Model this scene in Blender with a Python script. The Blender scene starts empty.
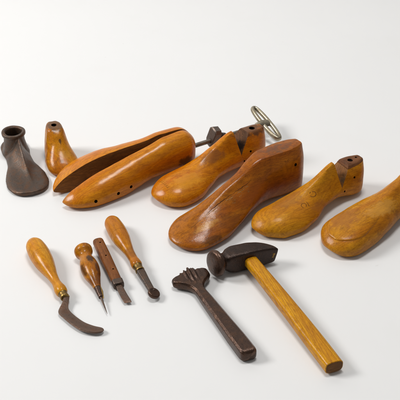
import bpy, bmesh, math, random
from mathutils import Vector, Matrix
from mathutils.bvhtree import BVHTree
from mathutils import noise as mnoise

random.seed(7)
S = 0.01                      # everything below is written in centimetres
SC = bpy.context.scene
COL = SC.collection
R = math.radians

# ------------------------------------------------------------------ nodes
class NT:
    def __init__(self, mat):
        self.t = mat.node_tree
    def n(self, typ, **kw):
        nd = self.t.nodes.new(typ)
        for k, v in kw.items():
            if k.startswith('i_'):
                key = k[2:]
                key = int(key) if key.isdigit() else key.replace('_', ' ')
                s = nd.inputs[key]
                if hasattr(v, 'is_output') or isinstance(v, bpy.types.NodeSocket):
                    self.t.links.new(v, s)
                else:
                    s.default_value = v
            else:
                setattr(nd, k, v)
        return nd
    def link(self, a, b):
        self.t.links.new(a, b)
    def math(self, op, a, b=None, clamp=False):
        nd = self.t.nodes.new('ShaderNodeMath'); nd.operation = op; nd.use_clamp = clamp
        for i, v in enumerate((a, b)):
            if v is None: continue
            if isinstance(v, bpy.types.NodeSocket): self.t.links.new(v, nd.inputs[i])
            else: nd.inputs[i].default_value = v
        return nd.outputs[0]
    def mix(self, fac, a, b, blend='MIX'):
        nd = self.t.nodes.new('ShaderNodeMix'); nd.data_type = 'RGBA'; nd.blend_type = blend
        for s, v in ((nd.inputs[0], fac), (nd.inputs[6], a), (nd.inputs[7], b)):
            if isinstance(v, bpy.types.NodeSocket): self.t.links.new(v, s)
            elif isinstance(v, (int, float)): s.default_value = v
            else: s.default_value = (*v[:3], 1)
        return nd.outputs[2]
    def ramp(self, fac, lo, hi, interp='LINEAR'):
        nd = self.t.nodes.new('ShaderNodeMapRange'); nd.interpolation_type = 'SMOOTHSTEP'
        nd.inputs[1].default_value = lo; nd.inputs[2].default_value = hi
        self.t.links.new(fac, nd.inputs[0])
        return nd.outputs[0]

def new_mat(name):
    m = bpy.data.materials.new(name); m.use_nodes = True
    nt = m.node_tree; nt.nodes.clear()
    h = NT(m)
    out = h.n('ShaderNodeOutputMaterial'); b = h.n('ShaderNodeBsdfPrincipled')
    h.link(b.outputs[0], out.inputs[0])
    return m, h, b

def coords(h, scale=(1, 1, 1), offset=(0, 0, 0)):
    tc = h.n('ShaderNodeTexCoord')
    mp = h.n('ShaderNodeMapping')
    mp.inputs['Scale'].default_value = tuple(100 * s for s in scale)
    mp.inputs['Location'].default_value = offset
    h.link(tc.outputs['Object'], mp.inputs['Vector'])
    return mp.outputs[0]

def noise_tex(h, vec, scale, detail=4, rough=.55, dist=0.0):
    n = h.n('ShaderNodeTexNoise')
    n.inputs['Scale'].default_value = scale; n.inputs['Detail'].default_value = detail
    n.inputs['Roughness'].default_value = rough; n.inputs['Distortion'].default_value = dist
    h.link(vec, n.inputs['Vector'])
    return n.outputs['Fac']

def wood(name, light, mid, dark, seed=0, rough=.3, coat=.35, grain=1.0, blotch=.4, specks=.55, ring=.35,
         stains=(), axis='x', worn=0.25, ringscale=.9, stretch=.2):
    """varnished old wood, grain along the local x axis.
       stains: (centre cm, radii cm, colour, strength)"""
    m, h, b = new_mat(name)
    off = (seed * 13.7, seed * 7.3, seed * 3.1)
    plain = coords(h, (1, 1, 1), off)
    st = {'x': (.09, 1, 1), 'y': (1, .09, 1)}[axis]
    fib = coords(h, st, off)
    st2 = {'x': (stretch, 1, 1), 'y': (1, stretch, 1)}[axis]
    slow = coords(h, st2, off)
    n_big = noise_tex(h, slow, blotch, 3, .6, .6)
    n_fib = noise_tex(h, fib, 7.0 * grain, 5, .65, .2)
    n_fine = noise_tex(h, fib, 26.0 * grain, 3, .6)
    # growth rings: contour lines of a slow stretched noise
    n_ring = noise_tex(h, slow, .32 * ringscale, 2, .45, .5)
    rg = h.math('FRACT', h.math('MULTIPLY', n_ring, 16))
    rg = h.math('ABSOLUTE', h.math('SUBTRACT', rg, .5))
    rg = h.ramp(rg, .12, .5)
    c = h.mix(h.ramp(n_big, .36, .66), light, mid)
    c = h.mix(h.math('MULTIPLY', h.ramp(n_fib, .46, .72), .55), c, dark)
    c = h.mix(h.math('MULTIPLY', rg, ring), c, dark)
    c = h.mix(h.math('MULTIPLY', h.ramp(n_fine, .48, .70), .42), c, dark)
    # open pores: short dark dashes along the grain
    pore = noise_tex(h, coords(h, {'x': (.16, 1, 1), 'y': (1, .16, 1)}[axis], off), 22.0, 2, .5)
    c = h.mix(h.math('MULTIPLY', h.ramp(pore, .60, .70), .5), c, tuple(x * .45 for x in dark))
    mot = noise_tex(h, coords(h, {'x': (.5, 1, 1), 'y': (1, .5, 1)}[axis], off), 1.5, 6, .68, .5)
    c = h.mix(h.math('MULTIPLY', h.ramp(mot, .46, .72), .45), c, dark)
    # dark handling specks and dents
    sp = noise_tex(h, plain, 2.6, 5, .7, .3)
    c = h.mix(h.math('MULTIPLY', h.ramp(sp, .60, .74), specks), c, tuple(x * .28 for x in dark))
    sp2 = noise_tex(h, plain, .55, 4, .6, .8)
    c = h.mix(h.math('MULTIPLY', h.ramp(sp2, .56, .74), specks * .7), c, tuple(x * .7 for x in dark))
    # rubbed edges
    geo = h.n('ShaderNodeNewGeometry')
    pt = h.ramp(geo.outputs['Pointiness'], .53, .62)
    c = h.mix(h.math('MULTIPLY', pt, worn), c, tuple(x * .45 for x in dark))
    wob = h.n('ShaderNodeTexNoise'); wob.inputs['Scale'].default_value = 1.5; wob.inputs['Detail'].default_value = 7
    wob.inputs['Roughness'].default_value = .65
    h.link(plain, wob.inputs['Vector'])
    for (ctr, rad, colr, k) in stains:
        base = coords(h)
        sub = h.n('ShaderNodeVectorMath', operation='SUBTRACT'); h.link(base, sub.inputs[0]); sub.inputs[1].default_value = ctr
        dv = h.n('ShaderNodeVectorMath', operation='DIVIDE'); h.link(sub.outputs[0], dv.inputs[0]); dv.inputs[1].default_value = rad
        ln = h.n('ShaderNodeVectorMath', operation='LENGTH'); h.link(dv.outputs[0], ln.inputs[0])
        d = h.math('ADD', ln.outputs['Value'], h.math('MULTIPLY', h.math('SUBTRACT', wob.outputs['Fac'], .5), 1.7))
        f = h.math('SUBTRACT', 1.0, h.ramp(d, .55, 1.05))
        c = h.mix(h.math('MULTIPLY', f, k), c, colr)
    h.link(c, b.inputs['Base Color'])
    r = h.math('ADD', h.math('MULTIPLY', noise_tex(h, plain, .8, 4, .65), .28), rough - .03)
    r = h.math('ADD', r, h.math('MULTIPLY', h.ramp(sp, .55, .7), .2))
    h.link(r, b.inputs['Roughness'])
    b.inputs['Coat Weight'].default_value = coat * .5; b.inputs['Coat Tint'].default_value = (1, .86, .55, 1)
    b.inputs['Coat Roughness'].default_value = .07
    b.inputs['Specular IOR Level'].default_value = .14
    hgt = h.math('ADD', h.math('MULTIPLY', n_fib, .35), h.math('MULTIPLY', sp, .9))
    hgt = h.math('ADD', hgt, h.math('MULTIPLY', noise_tex(h, plain, .35, 2), 1.6))
    bp = h.n('ShaderNodeBump'); bp.inputs['Strength'].default_value = .22; bp.inputs['Distance'].default_value = .0011
    h.link(hgt, bp.inputs['Height']); h.link(bp.outputs[0], b.inputs['Normal'])
    bp2 = h.n('ShaderNodeBump'); bp2.inputs['Strength'].default_value = .12; bp2.inputs['Distance'].default_value = .0011
    h.link(hgt, bp2.inputs['Height']); h.link(bp2.outputs[0], b.inputs['Coat Normal'])
    return m

def metal(name, base, rust, rough=.45, metallic=.6, amount=.5, seed=0, bump=.25, scale=1.0, fleck=.35):
    m, h, b = new_mat(name)
    v = coords(h, (1, 1, 1), (seed * 5.1, seed * 9.7, seed))
    n1 = noise_tex(h, v, 1.0 * scale, 6, .68, .4)
    n2 = noise_tex(h, v, 6.0 * scale, 4, .65)
    n3 = noise_tex(h, v, 18.0 * scale, 3, .6)
    c = h.mix(h.math('MULTIPLY', h.ramp(n1, .42, .66), amount), base, rust)
    c = h.mix(h.math('MULTIPLY', h.ramp(n2, .52, .72), .5), c, tuple(x * .4 for x in base))
    c = h.mix(h.math('MULTIPLY', h.ramp(n3, .58, .74), fleck), c, tuple(min(1, x * 2.2) for x in base))
    pit = noise_tex(h, v, 3.2 * scale, 5, .75)
    c = h.mix(h.math('MULTIPLY', h.ramp(pit, .56, .68), .65), c, tuple(x * .3 for x in base))
    geo = h.n('ShaderNodeNewGeometry')
    pt = h.ramp(geo.outputs['Pointiness'], .52, .62)
    c = h.mix(h.math('MULTIPLY', pt, .5), c, tuple(min(1, x * 2.4) for x in base))
    h.link(c, b.inputs['Base Color'])
    b.inputs['Metallic'].default_value = metallic
    h.link(h.math('ADD', h.math('MULTIPLY', n2, .25), h.math('ADD', h.math('MULTIPLY', n1, .35), rough - .27)), b.inputs['Roughness'])
    bp = h.n('ShaderNodeBump'); bp.inputs['Strength'].default_value = bump * .6; bp.inputs['Distance'].default_value = .0012
    h.link(h.math('ADD', h.math('MULTIPLY', n1, 1.8), h.math('ADD', h.math('MULTIPLY', n2, .7), h.math('MULTIPLY', n3, .12))), bp.inputs['Height'])
    h.link(bp.outputs[0], b.inputs['Normal'])
    return m

# ------------------------------------------------------------------ mesh helpers
def finish(bm, name, mats, parent=None, sharp=38, smooth=True):
    """links the bmesh (cm) as one mesh object"""
    bmesh.ops.recalc_face_normals(bm, faces=bm.faces)
    for f in bm.faces: f.smooth = smooth
    for e in bm.edges:
        if len(e.link_faces) == 2 and e.calc_face_angle(0) > R(sharp): e.smooth = False
    bmesh.ops.scale(bm, vec=(S, S, S), verts=bm.verts)
    me = bpy.data.meshes.new(name); bm.to_mesh(me); bm.free()
    o = bpy.data.objects.new(name, me); COL.objects.link(o)
    for m in (mats if isinstance(mats, (list, tuple)) else [mats]): me.materials.append(m)
    if parent: o.parent = parent
    return o

def thing(name, label, cat, loc, rotz=0, group=None):
    o = bpy.data.objects.new(name, None); COL.objects.link(o)
    o.empty_display_size = .02
    o.location = (loc[0] * S, loc[1] * S, (loc[2] if len(loc) > 2 else 0) * S)
    o.rotation_euler = (0, 0, R(rotz))
    o['label'] = label; o['category'] = cat
    if group: o['group'] = group
    return o

def catmull(p0, p1, p2, p3, t):
    return 0.5 * ((2 * p1) + (-p0 + p2) * t + (2 * p0 - 5 * p1 + 4 * p2 - p3) * t * t + (-p0 + 3 * p1 - 3 * p2 + p3) * t ** 3)

def interp(tab, x):
    """monotone-ish cubic interpolation of table rows [(x, a, b, ...)]"""
    n = len(tab)
    if x <= tab[0][0]: return list(tab[0][1:])
    if x >= tab[-1][0]: return list(tab[-1][1:])
    for i in range(n - 1):
        if tab[i][0] <= x <= tab[i + 1][0]: break
    x0, x1 = tab[i][0], tab[i + 1][0]; hh = x1 - x0; t = (x - x0) / hh
    out = []
    for k in range(1, len(tab[0])):
        y0, y1 = tab[i][k], tab[i + 1][k]
        d = (y1 - y0) / hh
        dl = (tab[i][k] - tab[i - 1][k]) / (tab[i][0] - tab[i - 1][0]) if i > 0 else d
        dr = (tab[i + 2][k] - tab[i + 1][k]) / (tab[i + 2][0] - tab[i + 1][0]) if i + 2 < n else d
        m0 = 0 if dl * d <= 0 else 2 * dl * d / (dl + d) if (dl + d) else 0
        m1 = 0 if dr * d <= 0 else 2 * dr * d / (dr + d) if (dr + d) else 0
        h00 = 2 * t ** 3 - 3 * t * t + 1; h10 = t ** 3 - 2 * t * t + t
        h01 = -2 * t ** 3 + 3 * t * t; h11 = t ** 3 - t * t
        out.append(h00 * y0 + h10 * hh * m0 + h01 * y1 + h11 * hh * m1)
    return out

def closed_spline(pts, n):
    """n points on a closed Catmull-Rom through pts (2-tuples)"""
    k = len(pts); out = []
    for i in range(n):
        u = i / n * k; j = int(u); t = u - j
        p = [pts[(j + q) % k] for q in (-1, 0, 1, 2)]
        out.append((catmull(p[0][0], p[1][0], p[2][0], p[3][0], t), catmull(p[0][1], p[1][1], p[2][1], p[3][1], t)))
    return out

def loft(bm, rings, cap=True, mat=0):
    """rings: list of lists of Vector of equal length"""
    vs = [[bm.verts.new(p) for p in r] for r in rings]
    n = len(vs[0])
    for a, b in zip(vs[:-1], vs[1:]):
        for i in range(n):
            f = bm.faces.new((a[i], a[(i + 1) % n], b[(i + 1) % n], b[i])); f.material_index = mat
    if cap:
        for r, flip in ((vs[0], True), (vs[-1], False)):
            c = bm.verts.new(sum((v.co for v in r), Vector()) / n)
            for i in range(n):
                q = (r[(i + 1) % n], r[i], c) if flip else (r[i], r[(i + 1) % n], c)
                f = bm.faces.new(q); f.material_index = mat
    return vs

def lathe(bm, prof, axis_z=None, seg=40, mat=0, tilt=0.0, y0=0.0, flat=1.0, cap=True):
    """prof [(x, r)] revolved about an axis along +x at height axis_z(x)"""
    rings = []
    for x, r in prof:
        z = axis_z(x) if callable(axis_z) else axis_z
        rings.append([Vector((x, y0 + math.cos(2 * math.pi * i / seg) * r, z + math.sin(2 * math.pi * i / seg) * r * flat)) for i in range(seg)])
    loft(bm, rings, cap, mat)

def smooth_prof(tab, n=60, round0=.0, round1=.0):
    """dense (x, r) from a sparse table with rounded ends"""
    x0, x1 = tab[0][0], tab[-1][0]; out = []
    xs = []
    for i in range(n + 1):
        t = i / n
        xs.append(x0 + (x1 - x0) * t)
    for q in (.004, .012, .03, .06, .1, .2, .35, .6):
        if round0 and q < 1: xs.append(x0 + round0 * q)
        if round1 and q < 1: xs.append(x1 - round1 * q)
    xs = sorted(set(xs))
    for x in xs:
        r = interp(tab, x)[0]
        if round0 and x - x0 < round0: r *= math.sqrt(max(1e-5, 1 - (1 - (x - x0) / round0) ** 2))
        if round1 and x1 - x < round1: r *= math.sqrt(max(1e-5, 1 - (1 - (x1 - x) / round1) ** 2))
        out.append((x, max(r, .012)))
    return out

def tube(bm, pts, rad, seg=14, mat=0, cap=True, flat=1.0):
    """round bar along pts; rad number or list"""
    pts = [Vector(p) for p in pts]; rings = []
    up = Vector((0, 0, 1))
    for i, p in enumerate(pts):
        t = (pts[min(i + 1, len(pts) - 1)] - pts[max(i - 1, 0)]).normalized()
        a = t.cross(up)
        if a.length < 1e-4: a = Vector((1, 0, 0))
        a.normalize(); b2 = a.cross(t).normalized()
        r = rad[i] if isinstance(rad, (list, tuple)) else rad
        rings.append([p + a * math.cos(2 * math.pi * k / seg) * r + b2 * math.sin(2 * math.pi * k / seg) * r * flat for k in range(seg)])
    loft(bm, rings, cap, mat)

# ------------------------------------------------------------------ the shoe lasts
def last_section(yc, hn, hf, zb, zt, zw, wt, yt, bu, n=56):
    H = zt - zb
    def side(s, hw):
        # control points from sole centre outwards and up to the top centre
        zm = zw + (zt - zw) * .5
        ymid = (yt + s * wt) * (1 - .5) + (yc + s * hw) * .5
        ymid += s * (hw * .30) * (bu - .5) * 2
        ze = min(.28, H * .12)
        return [(yc + s * hw * .55, zb + .03), (yc + s * hw * .86, zb + ze * .55), (yc + s * (hw * .97), zb + ze * 1.9),
                (yc + s * hw, zw), (yc * .5 + yt * .5 + s * 0 + (ymid - (yc * .5 + yt * .5)), zm),
                (yt + s * (wt + .28 * (hw - wt) * .5), zt - (zt - zw) * .16),
                (yt + s * wt * .8, zt - .05 * min(1, H))]
    near = side(-1, hn); far = side(1, hf)
    pts = [(yc, zb)] + near + [(yt, zt)] + far[::-1]
    return closed_spline(pts, n)

def round_section(yc, hn, hf, zb, zt, zw, yt, ex, n=56):
    pts = []; m = 16; H = zt - zb
    ze = min(.28, H * .12)
    top = []
    for k in range(1, m):
        a = math.pi * k / m; c, q = math.cos(a), math.sin(a)
        hw = hn if c > 0 else hf
        top.append((yc + (yt - yc) * q - hw * math.copysign(abs(c) ** (2 / ex), c), zw + (zt - zw) * abs(q) ** (2 / ex)))
    near = [(yc - hn * .55, zb + .03), (yc - hn * .86, zb + ze * .55), (yc - hn * .97, zb + ze * 1.9), (yc - hn, zw)]
    far = [(yc + hf, zw), (yc + hf * .97, zb + ze * 1.9), (yc + hf * .86, zb + ze * .55), (yc + hf * .55, zb + .03)]
    return resample([(yc, zb)] + near + top + far, n)

def resample(ctrl, n):
    d = closed_spline(ctrl, len(ctrl) * 10)
    acc = [0.0]
    for a, b in zip(d, d[1:] + d[:1]): acc.append(acc[-1] + math.hypot(a[0] - b[0], a[1] - b[1]))
    # halves kept apart so that the top point keeps its index
    tot = acc[-1]; out = []; j = 0
    for i in range(n):
        t = tot * i / n
        while acc[j + 1] < t: j += 1
        f = (t - acc[j]) / max(1e-9, acc[j + 1] - acc[j]); a, b = d[j], d[(j + 1) % len(d)]
        out.append((a[0] + (b[0] - a[0]) * f, a[1] + (b[1] - a[1]) * f))
    return out

ROUND = [(0, 1, 2.2), (4.5, 1, 2.05), (7, .75, 1.85), (9.5, .35, 1.75), (12, .08, 1.7), (16.5, 0, 1.8)]
def make_last(tab, L, toe=(2.6, 1.1), heel=(2.2, .9), nst=84, seed=0, nsec=56, rough=.05, toe_z=None, rnd_tab=ROUND):
    """tab rows: x, yc, hn, hf, zb, zt, zw, wt, yt, bulge -> bmesh, closed"""
    bm = bmesh.new(); rings = []
    xs = [L * i / nst for i in range(1, nst)]
    for q in (.0006, .004, .012, .025, .05, .09, .15, .25, .4):
        xs += [q * toe[0], L - q * heel[0]]
    xs = sorted(set(round(x, 4) for x in xs))
    for x in xs:
        row = interp(tab, x)
        k_, ex = interp(rnd_tab, x)
        pa = resample(last_section(*row, n=nsec), nsec); pb = round_section(*row[:6], row[7], ex, n=nsec)
        pts = [(a[0] * (1 - k_) + b_[0] * k_, a[1] * (1 - k_) + b_[1] * k_) for a, b_ in zip(pa, pb)]
        yc, zb, zt = row[0], row[3], row[4]
        def rnd(d, r):
            return 1 if d >= r else math.sqrt(max(1e-6, 1 - (1 - d / r) ** 2))
        sy = rnd(x, toe[0]) * rnd(L - x, heel[0])
        sz = rnd(x, toe[1]) * rnd(L - x, heel[1])
        zc = zb + (zt - zb) * (.45 if toe_z is None else toe_z)
        if L - x < heel[0]: zc = (zb + zt) / 2
        ring = []
        for (y, z) in pts:
            p = Vector((x, yc + (y - yc) * sy, zc + (z - zc) * sz))
            if rough:
                d = mnoise.noise(Vector((p.x * .45 + seed * 9, p.y * .5, p.z * .5))) * rough + mnoise.noise(Vector((p.x * 1.3, p.y * 1.3 + seed * 5, p.z * 1.3))) * rough * .35
                p += Vector((0, p.y - yc, p.z - zc)).normalized() * d
            ring.append(p)
        rings.append(ring)
    loft(bm, rings, True)
    bmesh.ops.recalc_face_normals(bm, faces=bm.faces)
    return bm

def cut(bm, co, no, mat=0, bevel=.06):
    """keeps the side the normal points away from, fills the cut and softens its edge"""
    geom = bm.verts[:] + bm.edges[:] + bm.faces[:]
    bmesh.ops.bisect_plane(bm, geom=geom, dist=1e-5, plane_co=co, plane_no=no, clear_outer=True)
    be = [e for e in bm.edges if len(e.link_faces) == 1]
    before = set(bm.faces)
    bmesh.ops.remove_doubles(bm, verts=list({v for e in be for v in e.verts}), dist=.012)
    be = [e for e in bm.edges if len(e.link_faces) == 1]
    r = bmesh.ops.holes_fill(bm, edges=be, sides=0)
    new = r['faces']
    for f in new: f.material_index = mat
    edges = list({e for f in new for e in f.edges})
    if bevel and edges:
        bmesh.ops.bevel(bm, geom=edges, offset=bevel, offset_type='OFFSET', segments=2, affect='EDGES', profile=.5, clamp_overlap=True)
    bmesh.ops.recalc_face_normals(bm, faces=bm.faces)
    return bm

def copy_bm(bm):
    return bm.copy()

def drill(o, holes, matname):
    """real holes: (centre cm in thing space, direction, radius, depth)"""
    bm = bmesh.new()
    for (c, d, r, dep) in holes:
        c = Vector(c); d = Vector(d).normalized()
        q = d.to_track_quat('Z', 'Y').to_matrix().to_4x4()
        mt = Matrix.Translation((c - d * dep * .0) * S) @ q
        bmesh.ops.create_cone(bm, cap_ends=True, segments=18, radius1=r * S, radius2=r * S * .96, depth=dep * 2 * S, matrix=mt)
    me = bpy.data.meshes.new('cutter'); bm.to_mesh(me); bm.free()
    me.materials.append(matname)
    c = bpy.data.objects.new('cutter', me); COL.objects.link(c)
    par = o.parent; o.parent = None
    md = o.modifiers.new('b', 'BOOLEAN'); md.operation = 'DIFFERENCE'; md.object = c; md.solver = 'EXACT'
    try: md.material_mode = 'TRANSFER'
    except Exception: pass
    dg = bpy.context.evaluated_depsgraph_get(); dg.update()
    ev = o.evaluated_get(dg)
    nm = bpy.data.meshes.new_from_object(ev)
    if len(nm.polygons) > 50:
        o.modifiers.clear(); o.data = nm
    else:
        o.modifiers.clear(); print('DRILL FAILED', o.name)
    nb = bmesh.new(); nb.from_mesh(o.data)
    for e in nb.edges:
        if len(e.link_faces) == 2 and e.calc_face_angle(0) > R(38): e.smooth = False
    nb.to_mesh(o.data); nb.free()
    bpy.data.objects.remove(c); o.parent = par

def surf(o):
    """BVH of a part in cm, thing space"""
    bm = bmesh.new(); bm.from_mesh(o.data); bmesh.ops.scale(bm, vec=(100,) * 3, verts=bm.verts)
    b = BVHTree.FromBMesh(bm); bm.free(); return b

def ribbon(bm, bvh, pts, widths, direction, lift=.012, sub=6, wig=0.0, thick=.05):
    """thin strip lying on a surface along pts; rays go along `direction` from points given in thing space"""
    d = Vector(direction).normalized(); P = [Vector(p) for p in pts]; path = []
    for i in range(len(P) - 1):
        for k in range(sub):
            t = k / sub
            q = [P[max(i - 1, 0)], P[i], P[i + 1], P[min(i + 2, len(P) - 1)]]
            v = Vector([catmull(q[0][a], q[1][a], q[2][a], q[3][a], t) for a in range(3)])
            w = widths[i] * (1 - t) + widths[i + 1] * t
            path.append((v, w))
    path.append((P[-1], widths[-1]))
    hit = []
    for i, (v, w) in enumerate(path):
        if wig: v = v + Vector((0, random.uniform(-wig, wig), random.uniform(-wig, wig) * .5))
        loc, no, _, _ = bvh.ray_cast(v - d * 12, d)
        if loc is None: continue
        hit.append((loc, no, w))
    rows = []
    for i, (loc, no, w) in enumerate(hit):
        t = (hit[min(i + 1, len(hit) - 1)][0] - hit[max(i - 1, 0)][0]).normalized()
        s = no.cross(t).normalized()
        rows.append([loc + s * w * .5 - no * thick, loc + s * w * .5 + no * lift, loc - s * w * .5 + no * lift, loc - s * w * .5 - no * thick])
    if len(rows) > 1: loft(bm, rows, True)

# ------------------------------------------------------------------ materials
HONEY = (.60, .245, .038); AMBER = (.47, .155, .014); ORANGE = (.50, .125, .009); BROWN = (.20, .055, .007); UMBER = (.055, .018, .006)
DARKST = (.022, .012, .008)
M_hole = wood('dark bored wood', (.03, .015, .008), (.02, .01, .006), (.012, .007, .004), seed=3, rough=.8, coat=0)
M_stretch = wood('orange varnished stretcher wood', (0.651, 0.251, 0.0045), (0.571, 0.178, 0.0019), (0.270, 0.068, 0.0018), seed=1, rough=.22, coat=.6, specks=.25, ring=.3,
                 stains=[((19.4, -2.3, 2.0), (1.6, 1.2, 1.0), (.03, .018, .012), .75), ((1.5, -1.5, 1.2), (2.0, 1.6, .8), (.34, .17, .06), .5)])
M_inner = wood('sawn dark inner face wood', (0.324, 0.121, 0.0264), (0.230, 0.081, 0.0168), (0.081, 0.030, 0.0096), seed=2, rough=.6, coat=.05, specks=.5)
M_last2 = wood('amber last wood', (0.651, 0.248, 0.0038), (0.532, 0.150, 0.0019), (0.234, 0.053, 0.0018), seed=4, rough=.24, coat=.5, specks=.3, ring=.22,
               stains=[((10.0, -.6, 4.3), (2.6, 1.3, 1.2), (.20, .075, .03), .6), ((17.6, 1.0, 6.2), (4.0, 2.6, 1.5), (.10, .045, .022), .9),
                       ((5.0, -2.0, 2.6), (3.0, 1.6, 1.4), (.62, .28, .02), .5), ((1.3, -.8, 1.7), (.5, 2.0, .5), (.24, .07, .012), .45)])
M_notch = wood('soot stained notch wood', (.17, .075, .032), (.11, .048, .02), (.04, .02, .012), seed=6, rough=.55, coat=.08, specks=.8, stains=[((15.3, .2, 4.0), (.9, 1.2, .9), (.02, .012, .01), .9)])
M_big = wood('red brown big last wood', (0.424, 0.140, 0.0050), (0.318, 0.081, 0.0029), (0.090, 0.021, 0.0022), seed=5, rough=.24, coat=.5, specks=.6, ring=.22, blotch=.3,
             stains=[((4.6, -3.0, 2.2), (2.6, .55, .9), (.5, .24, .05), .65), ((4.4, -4.9, 1.3), (1.8, .8, .6), (.05, .02, .008), .6),
                     ((20.0, 1.0, 7.6), (4.0, 2.2, .75), (.12, .055, .03), .75), ((13.0, -2.2, 4.0), (3.6, 1.5, 2.2), (.33, .085, .008), .5),
                     ((8.0, -4.0, 2.2), (2.4, 1.2, .9), (.14, .045, .01), .4)])
M_last4 = wood('honey last wood', (0.619, 0.272, 0.0083), (0.513, 0.188, 0.0032), (0.212, 0.064, 0.0031), seed=8, rough=.33, coat=.2, specks=.4, ring=.25,
               stains=[((6.0, .2, 3.2), (3.4, 1.6, 1.0), (.28, .10, .02), .55), ((9.6, -2.4, 2.2), (2.4, 1.0, .9), (.32, .11, .02), .5)])
M_notch4 = wood('brown notch wood', (.34, .165, .06), (.26, .11, .036), (.10, .045, .02), seed=7, rough=.55, coat=.08, specks=.8, stains=[((15.0, -.6, 3.6), (.7, 1.0, .7), (.09, .055, .03), .8)])
M_cap = wood('dark leather topped wood', (.25, .105, .042), (.17, .065, .026), (.06, .026, .014), seed=9, rough=.55, coat=.05)
M_right = wood('mottled honey last wood', (0.577, 0.252, 0.0083), (0.440, 0.152, 0.0029), (0.161, 0.045, 0.0027), seed=11, rough=.30, coat=.35, specks=.7, ring=.18,
               stains=[((4.2, -.2, 3.2), (2.8, 2.2, 1.2), (.30, .105, .018), .6), ((9.5, -2.2, 3.6), (3.2, 1.2, 1.4), (.56, .28, .06), .5)])
M_small = wood('worn yellow last wood', (0.618, 0.257, 0.0032), (0.468, 0.143, 0.0019), (0.155, 0.042, 0.0022), seed=13, rough=.22, coat=.5, specks=.8, ring=.15,
               stains=[((7.2, 0, 5.05), (2.3, 1.6, .75), (.10, .06, .04), .85), ((4.2, -.2, 3.9), (.45, .22, .5), (.05, .028, .012), .8), ((1.6, .3, 1.8), (.5, .4, .5), (.14, .06, .015), .6), ((2.6, -.6, 2.4), (1.3, .9, .8), (.50, .25, .03), .6)])
M_iron = metal('brown rusted cast iron', (.080, .056, .042), (.13, .058, .026), rough=.40, metallic=.6, amount=.75, seed=1, bump=.45)
M_steel = metal('dull dark steel', (.085, .064, .052), (.11, .06, .036), rough=.36, metallic=.75, amount=.65, seed=2, bump=.4)
M_black = metal('black forged hammer iron', (.034, .020, .015), (.055, .027, .017), rough=.22, metallic=.65, amount=.6, seed=3, bump=.55, scale=1.6)
M_rod = metal('grey steel rod', (.20, .18, .15), (.12, .08, .05), rough=.38, metallic=.8, amount=.6, seed=4, bump=.2)
M_nickel = metal('tarnished nickel handle', (.33, .29, .21), (.16, .11, .06), rough=.30, metallic=.9, amount=.6, seed=5, bump=.06, fleck=.08)
M_brass = metal('aged brass', (.22, .135, .04), (.09, .055, .02), rough=.38, metallic=.9, amount=.6, seed=6, bump=.15)
M_blade = metal('brown pitted blade steel', (.105, .068, .050), (.12, .055, .03), rough=.38, metallic=.7, amount=.8, seed=7, bump=.45)
M_tool = metal('dark brown iron', (.060, .034, .024), (.10, .048, .026), rough=.24, metallic=.7, amount=.7, seed=8, bump=.45)
M_grip = wood('yellow handle wood', (0.651, 0.305, 0.0083), (0.563, 0.215, 0.0032), (0.270, 0.078, 0.0027), seed=15, rough=.24, coat=.5, specks=.3, ring=.25, blotch=.5)
M_grip2 = wood('orange brown handle wood', (0.586, 0.237, 0.0058), (0.459, 0.150, 0.0026), (0.197, 0.051, 0.0022), seed=17, rough=.22, coat=.5, specks=.35, ring=.22, blotch=.5,
               stains=[((8.4, 0, 1.0), (1.6, 1.2, 1.2), (.17, .05, .012), .5)])
M_awl = wood('burnt mottled handle wood', (0.539, 0.215, 0.0070), (0.391, 0.118, 0.0030), (0.093, 0.025, 0.0028), seed=19, rough=.2, coat=.55, specks=.9, ring=.1, blotch=.8,
             stains=[((3.5, .25, 2.1), (1.0, .55, .9), (.035, .014, .006), .9), ((4.8, -1.0, 1.4), (1.5, .45, .8), (.06, .02, .007), .8), ((6.9, 0, 1.0), (1.3, 1.2, 1.2), (.13, .035, .008), .75), ((.5, .3, 1.8), (.45, .9, .8), (.11, .035, .01), .8),
                     ((5.2, .85, 1.7), (1.4, .4, .7), (.06, .02, .008), .8)])
M_chis = wood('dark red brown handle wood', (.24, .085, .02), (.18, .055, .012), (.07, .022, .007), seed=21, rough=.34, coat=.25, specks=.6, ring=.3)
M_hgrip = wood('golden ash hammer handle', (0.664, 0.330, 0.0070), (0.566, 0.249, 0.0032), (0.268, 0.083, 0.0027), seed=23, rough=.26, coat=.4, specks=.35, ring=.45, grain=.8, axis='y', blotch=.5, worn=.4, stretch=.035, ringscale=2.2)
M_endgr = wood('dark end grain wood', (.26, .13, .045), (.19, .085, .03), (.07, .03, .012), seed=24, rough=.6, coat=.05)
M_mark = wood('stamped mark in wood', (.06, .025, .01), (.05, .02, .008), (.03, .012, .006), seed=25, rough=.7, coat=0)
M_mark2 = wood('faint stamped mark in wood', (.31, .12, .012), (.26, .095, .01), (.17, .06, .008), seed=26, rough=.6, coat=0)
M_split = wood('pale torn wood', (.50, .27, .10), (.42, .2, .06), (.25, .1, .03), seed=27, rough=.7, coat=0)
M_crack = wood('dark crack in wood', (.085, .034, .011), (.06, .024, .009), (.03, .013, .006), seed=28, rough=.8, coat=0)

GL = 'wooden shoe lasts in the row behind the tools'
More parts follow.
